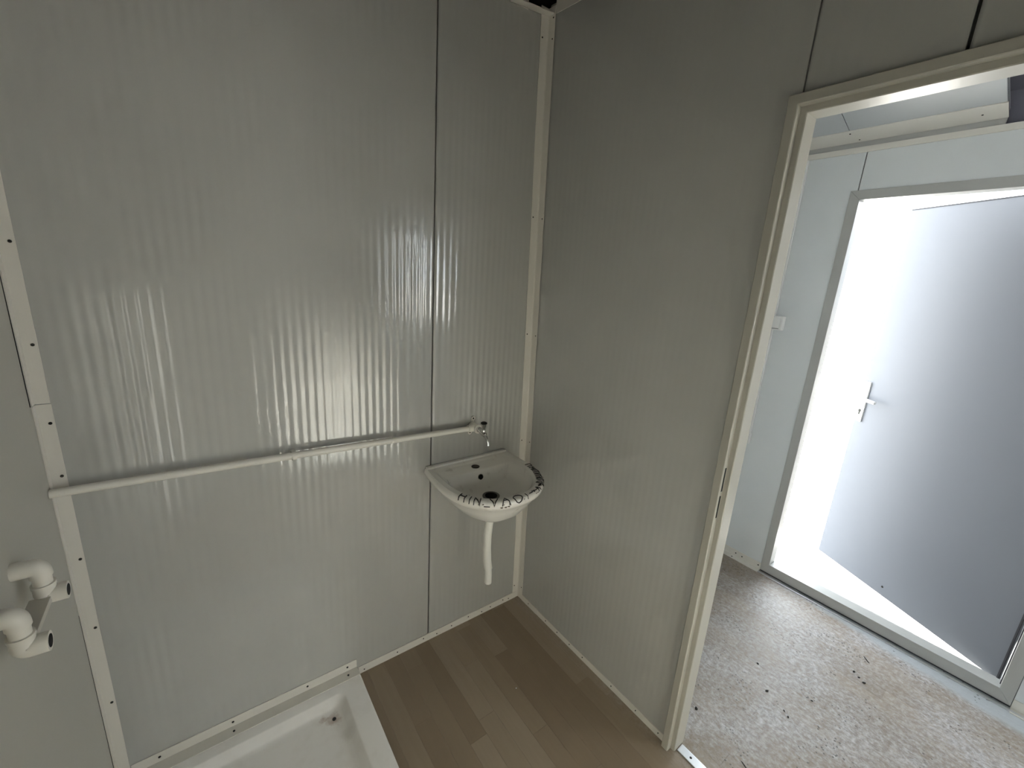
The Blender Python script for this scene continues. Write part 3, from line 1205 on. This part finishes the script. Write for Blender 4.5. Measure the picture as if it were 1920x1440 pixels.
# clip
cx_ = -1.005
bm = bmesh.new()
box(bm, (cx_ - 0.006, -0.0215, pz(cx_) - 0.009), (cx_ + 0.006, -0.0004, pz(cx_) + 0.009))
pts = [(cx_, PY + 0.0135 * math.cos(a), pz(cx_) + 0.0135 * math.sin(a)) for a in [math.radians(40 + 280 * k / 16) for k in range(17)]]
for q0, q1 in zip(pts, pts[1:]):
    hexa(bm, [(cx_ - 0.006, q0[1], q0[2]), (cx_ + 0.006, q0[1], q0[2]), (cx_ + 0.006, q1[1], q1[2]), (cx_ - 0.006, q1[1], q1[2])],
         [(cx_ - 0.006, PY + (q0[1] - PY) * .8, pz(cx_) + (q0[2] - pz(cx_)) * .8), (cx_ + 0.006, PY + (q0[1] - PY) * .8, pz(cx_) + (q0[2] - pz(cx_)) * .8),
          (cx_ + 0.006, PY + (q1[1] - PY) * .8, pz(cx_) + (q1[2] - pz(cx_)) * .8), (cx_ - 0.006, PY + (q1[1] - PY) * .8, pz(cx_) + (q1[2] - pz(cx_)) * .8)])
adopt(obj('pipe_clip', bm, m_ppr), pipe)
# wall elbow with fixing ears at the end
TX, TZ = -0.333, 0.988
bm = bmesh.new()
tube(bm, [(xr_ - 0.012, PY, TZ + 0.001), (xr_ + 0.014, PY, TZ)], 0.0150, 18)
tube(bm, [(TX, -0.002, TZ), (TX, -0.048, TZ)], 0.0165, 20)
tube(bm, [(TX, -0.044, TZ), (TX, -0.054, TZ)], 0.0185, 20)
adopt(obj('wall_elbow', bm, m_ppr, smooth=True), pipe)
for dx, dz in ((0.004, 0.031), (-0.010, -0.029), (0.020, -0.024)):
    bm = bmesh.new()
    tube(bm, [(TX + dx, -0.0008, TZ + dz), (TX + dx, -0.006, TZ + dz)], 0.0085, 14)
    box(bm, (TX + dx * 0.3 - 0.005, -0.0055, TZ), (TX + dx * 0.7 + 0.005, -0.0008, TZ + dz * 0.95))
    ear = adopt(obj('fixing_ear', bm, m_ppr, smooth=True), pipe)
    bm = bmesh.new()
    tube(bm, [(TX + dx, -0.005, TZ + dz), (TX + dx, -0.0072, TZ + dz)], 0.0034, 10)
    hs = obj('screw', bm, m_screw)
    hs.parent = ear

# ------------------------------------------------------------------ tap
tap = empty('water_tap', (TX, -0.05, TZ))
tag(tap, 'small chrome bib tap with black-topped handle above the basin', 'tap')
bm = bmesh.new()
tube(bm, [(TX, -0.0545, TZ), (TX, -0.062, TZ), (TX, -0.064, TZ)], [0.0115, 0.0115, 0.0085], 16)
tube(bm, [(TX, -0.060, TZ), (TX, -0.075, TZ - 0.002), (TX, -0.092, TZ - 0.006), (TX, -0.108, TZ - 0.010)], [0.009, 0.0105, 0.0120, 0.0095], 16)
adopt(obj('body', bm, m_chrome, smooth=True), tap)
bm = bmesh.new()
tube(bm, [(TX, -0.105, TZ - 0.009), (TX, -0.116, TZ - 0.014), (TX, -0.123, TZ - 0.024), (TX, -0.127, TZ - 0.036), (TX, -0.128, TZ - 0.044)],
     [0.0075, 0.0070, 0.0065, 0.0062, 0.0070], 14)
adopt(obj('spout', bm, m_chrome, smooth=True), tap)
bm = bmesh.new()
tube(bm, [(TX, -0.092, TZ - 0.002), (TX, -0.092, TZ + 0.012), (TX, -0.092, TZ + 0.014), (TX, -0.092, TZ + 0.024), (TX, -0.092, TZ + 0.036)],
     [0.0085, 0.0080, 0.0065, 0.0085, 0.0125], 14)
st = adopt(obj('handle', bm, m_chrome, smooth=True), tap)
bm = bmesh.new()
tube(bm, [(TX, -0.092, TZ + 0.0355), (TX, -0.092, TZ + 0.040), (TX, -0.092, TZ + 0.0425)], [0.0130, 0.0130, 0.0090], 18)
cp = obj('cap', bm, m_black, smooth=True)
cp.parent = st

# ------------------------------------------------------------------ mixer elbows on the left wall
mx = empty('mixer_connector', (XL, -0.40, 0.94))
tag(mx, 'pair of white plastic pipe elbows joined by a plate on the left wall', 'pipe fitting')
EX = XL + 0.036
for yy in (-0.334, -0.480):
    zt, zb = 1.004, 0.938
    bm = bmesh.new()
    pts = [(XL - 0.002, yy, zt)] + bend((EX - 0.016, yy, zt), (EX, yy, zt), (EX, yy, zt - 0.016)) + [(EX, yy, zt - 0.022)]
    tube(bm, pts, 0.0165, 18)
    e0 = adopt(obj('upper_elbow', bm, m_ppr, smooth=True), mx)
    bm = bmesh.new()
    tube(bm, [(EX, yy, zt - 0.016), (EX, yy, zb + 0.020)], 0.0142, 18)
    adopt(obj('neck', bm, m_ppr, smooth=True), mx)
    bm = bmesh.new()
    pts = [(EX, yy, zb + 0.024), (EX, yy, zb + 0.016)] + bend((EX, yy, zb + 0.010), (EX, yy, zb), (EX + 0.010, yy, zb)) + [(EX + 0.031, yy, zb)]
    tube(bm, pts, 0.0168, 18)
    e1 = adopt(obj('lower_elbow', bm, m_ppr, smooth=True), mx)
    bm = bmesh.new()
    tube(bm, [(EX, yy, zb + 0.022), (EX, yy, zb + 0.028)], 0.0180, 18)
    adopt(obj('collar', bm, m_ppr, smooth=True), mx)
    bm = bmesh.new()
    tube(bm, [(EX + 0.029, yy, zb), (EX + 0.0316, yy, zb)], 0.0115, 18)
    h = obj('opening', bm, m_hole)
    h.parent = e1
bm = bmesh.new()
box(bm, (EX - 0.020, -0.468, 0.931), (EX + 0.010, -0.346, 0.943))
adopt(obj('mounting_plate', bm, m_plate, bevel=0.0008), mx)

# ------------------------------------------------------------------ shower tray
tray = empty('shower_tray', (-1.18, -0.4, 0))
tag(tray, 'white shower tray with a rusty drain corner on the floor', 'shower tray')
TX0, TX1, TY0, TY1, TZ1 = XL + 0.004, -0.826, -0.004, -0.80, 0.040


def rr(x0, x1, y0, y1, r, k=6):
    pts = []
    for cx, cy, a0 in ((x1 - r, y0 - r, 0), (x0 + r, y0 - r, 90), (x0 + r, y1 + r, 180), (x1 - r, y1 + r, 270)):
        for i in range(k + 1):
            a = math.radians(a0 + 90 * i / k)
            pts.append((cx + r * math.cos(a), cy + r * math.sin(a)))
    return pts


def ins(d, r, z):
    return [(x, y, z) for x, y in rr(TX0 + d, TX1 - d, TY0 - d, TY1 + d, r)]


L_ = [ins(0.0015, 0.004, 0.0), ins(0.0, 0.004, 0.002), ins(0.0, 0.004, TZ1 - 0.004), ins(0.003, 0.006, TZ1 - 0.0005), ins(0.006, 0.008, TZ1),
      ins(0.070, 0.030, TZ1 - 0.001), ins(0.075, 0.030, TZ1 - 0.003), ins(0.094, 0.028, 0.015), ins(0.102, 0.026, 0.0115), ins(0.115, 0.022, 0.0105), ins(0.25, 0.012, 0.0085)]
bm = bmesh.new()
rg = [[bm.verts.new(p) for p in l] for l in L_]
n = len(rg[0])
for a, b in zip(rg, rg[1:]):
    for i in range(n):
        j = (i + 1) % n
        bm.faces.new([a[i], a[j], b[j], b[i]])
bm.faces.new(rg[-1])
bm.faces.new(rg[0][::-1])
adopt(obj('basin_shell', bm, m_tray, smooth=True), tray)
bm = bmesh.new()
disc(bm, (-0.952, -0.142, 0.0095), (0, 0, 1), 0.0065, 0.0024, 14)
adopt(obj('drain_hole', bm, m_hole), tray)
# flashing angle above the tray
bm = bmesh.new()
box(bm, (XL + 0.032, -0.0035, TZ1 + 0.0005), (-0.829, -0.0004, 0.078))
box(bm, (XL + 0.006, -0.042, TZ1 + 0.0004), (-0.829, -0.0035, TZ1 + 0.003))
t10 = struct(obj('trim_10', bm, m_trim), 'white angle strip sealing the tray to the back wall')
screws(t10, [(xx, -0.004, 0.061) for xx in (-0.865, -1.01, -1.245, -1.44)], (0, -1, 0), 0.0038)
screws(t10, [(xx, -0.024, TZ1 + 0.0035) for xx in (-0.868, -1.245)], (0, 0, 1), 0.0038)

# ------------------------------------------------------------------ switch, conduit, box on the outer wall of the hall
sw = empty('light_switch', (XC, -0.415, 1.437))
tag(sw, 'white surface-mounted light switch beside the outer door', 'switch')
bm = bmesh.new()
box(bm, (XC - 0.032, -0.452, 1.402), (XC - 0.0005, -0.372, 1.476))
adopt(obj('back_box', bm, m_white, bevel=0.003), sw)
bm = bmesh.new()
box(bm, (XC - 0.037, -0.440, 1.414), (XC - 0.0315, -0.384, 1.468))
rk = adopt(obj('rocker', bm, m_white, bevel=0.0015), sw)
bm = bmesh.new()
box(bm, (XC - 0.0338, -0.438, 1.409), (XC - 0.0318, -0.388, 1.4115))
adopt(obj('shadow_gap', bm, m_seal), sw)
bm = bmesh.new()
box(bm, (XC - 0.014, -0.4025, 0.795), (XC - 0.0005, -0.3885, 1.402))
co = obj('cable_conduit', bm, m_white, bevel=0.0015)
tag(co, 'thin white cable duct running down below the light switch', 'cable duct')
bm = bmesh.new()
box(bm, (XC - 0.014, -0.4025, 1.476), (XC - 0.0005, -0.3885, 2.246))
co = obj('cable_conduit', bm, m_white, bevel=0.0015)
tag(co, 'thin white cable duct rising above the light switch', 'cable duct')
jb = empty('junction_box', (XC, -0.395, 0.76))
tag(jb, 'tiny white box at the lower end of the cable duct', 'junction box')
bm = bmesh.new()
box(bm, (XC - 0.022, -0.408, 0.733), (XC - 0.0005, -0.380, 0.7945))
bx_ = adopt(obj('box', bm, m_white, bevel=0.002), jb)
bm = bmesh.new()
box(bm, (XC - 0.0235, -0.406, 0.742), (XC - 0.0215, -0.382, 0.785))
adopt(obj('lid', bm, m_white, bevel=0.0006), jb)

# ------------------------------------------------------------------ bits on the floor
def crumb(name, loc, sx, sy, sz, rz, m, label, cat, group=None):
    bm = bmesh.new()
    bmesh.ops.create_icosphere(bm, subdivisions=2, radius=1.0)
    for v in bm.verts:
        k = 0.75 + 0.5 * R.random()
        v.co = Vector((v.co.x * sx * k, v.co.y * sy * k, max(v.co.z, -0.7) * sz * k))
    o = obj(name, bm, m, smooth=False)
    zmin = min(v.co.z for v in o.data.vertices)
    o.location = (loc[0], loc[1], -zmin)
    o.rotation_euler = (0, 0, rz)
    tag(o, label, cat, group)


crumb('twig', (1.098, -1.181), 0.020, 0.0022, 0.0022, math.atan2(-0.028, -0.027), m_twig, 'short dark twig lying on the hall floor before the sill', 'twig')
crumb('dirt_clod', (0.213, -0.864), 0.0065, 0.0055, 0.005, 0.4, m_twig, 'black clod on the hall floor just past the door jamb', 'dirt')
crumb('twig', (0.169, -1.071), 0.013, 0.0018, 0.0016, 1.2, m_twig, 'thin dark splinter near the metal threshold strip', 'twig')
crumb('plaster_chip', (-0.325, -0.405), 0.003, 0.0025, 0.002, 0.2, m_chip, 'tiny white chip on the brown washroom floor', 'chip')
for (cx, cy), s in zip(((0.538, -0.989), (0.643, -0.906), (0.506, -1.067), (0.492, -1.087), (0.651, -1.114), (0.971, -1.168), (0.941, -1.212), (0.955, -1.190)),
                       (1.2, 1.0, 0.8, 0.9, 0.8, 1.1, 1.2, 0.9)):
    crumb('dirt_crumb', (cx, cy), 0.006 * s, 0.0035 * s, 0.002 * s, R.random() * 3, m_twig, 'small dark crumb of dirt on the dusty hall floor', 'dirt', 'dark crumbs on the hall floor')
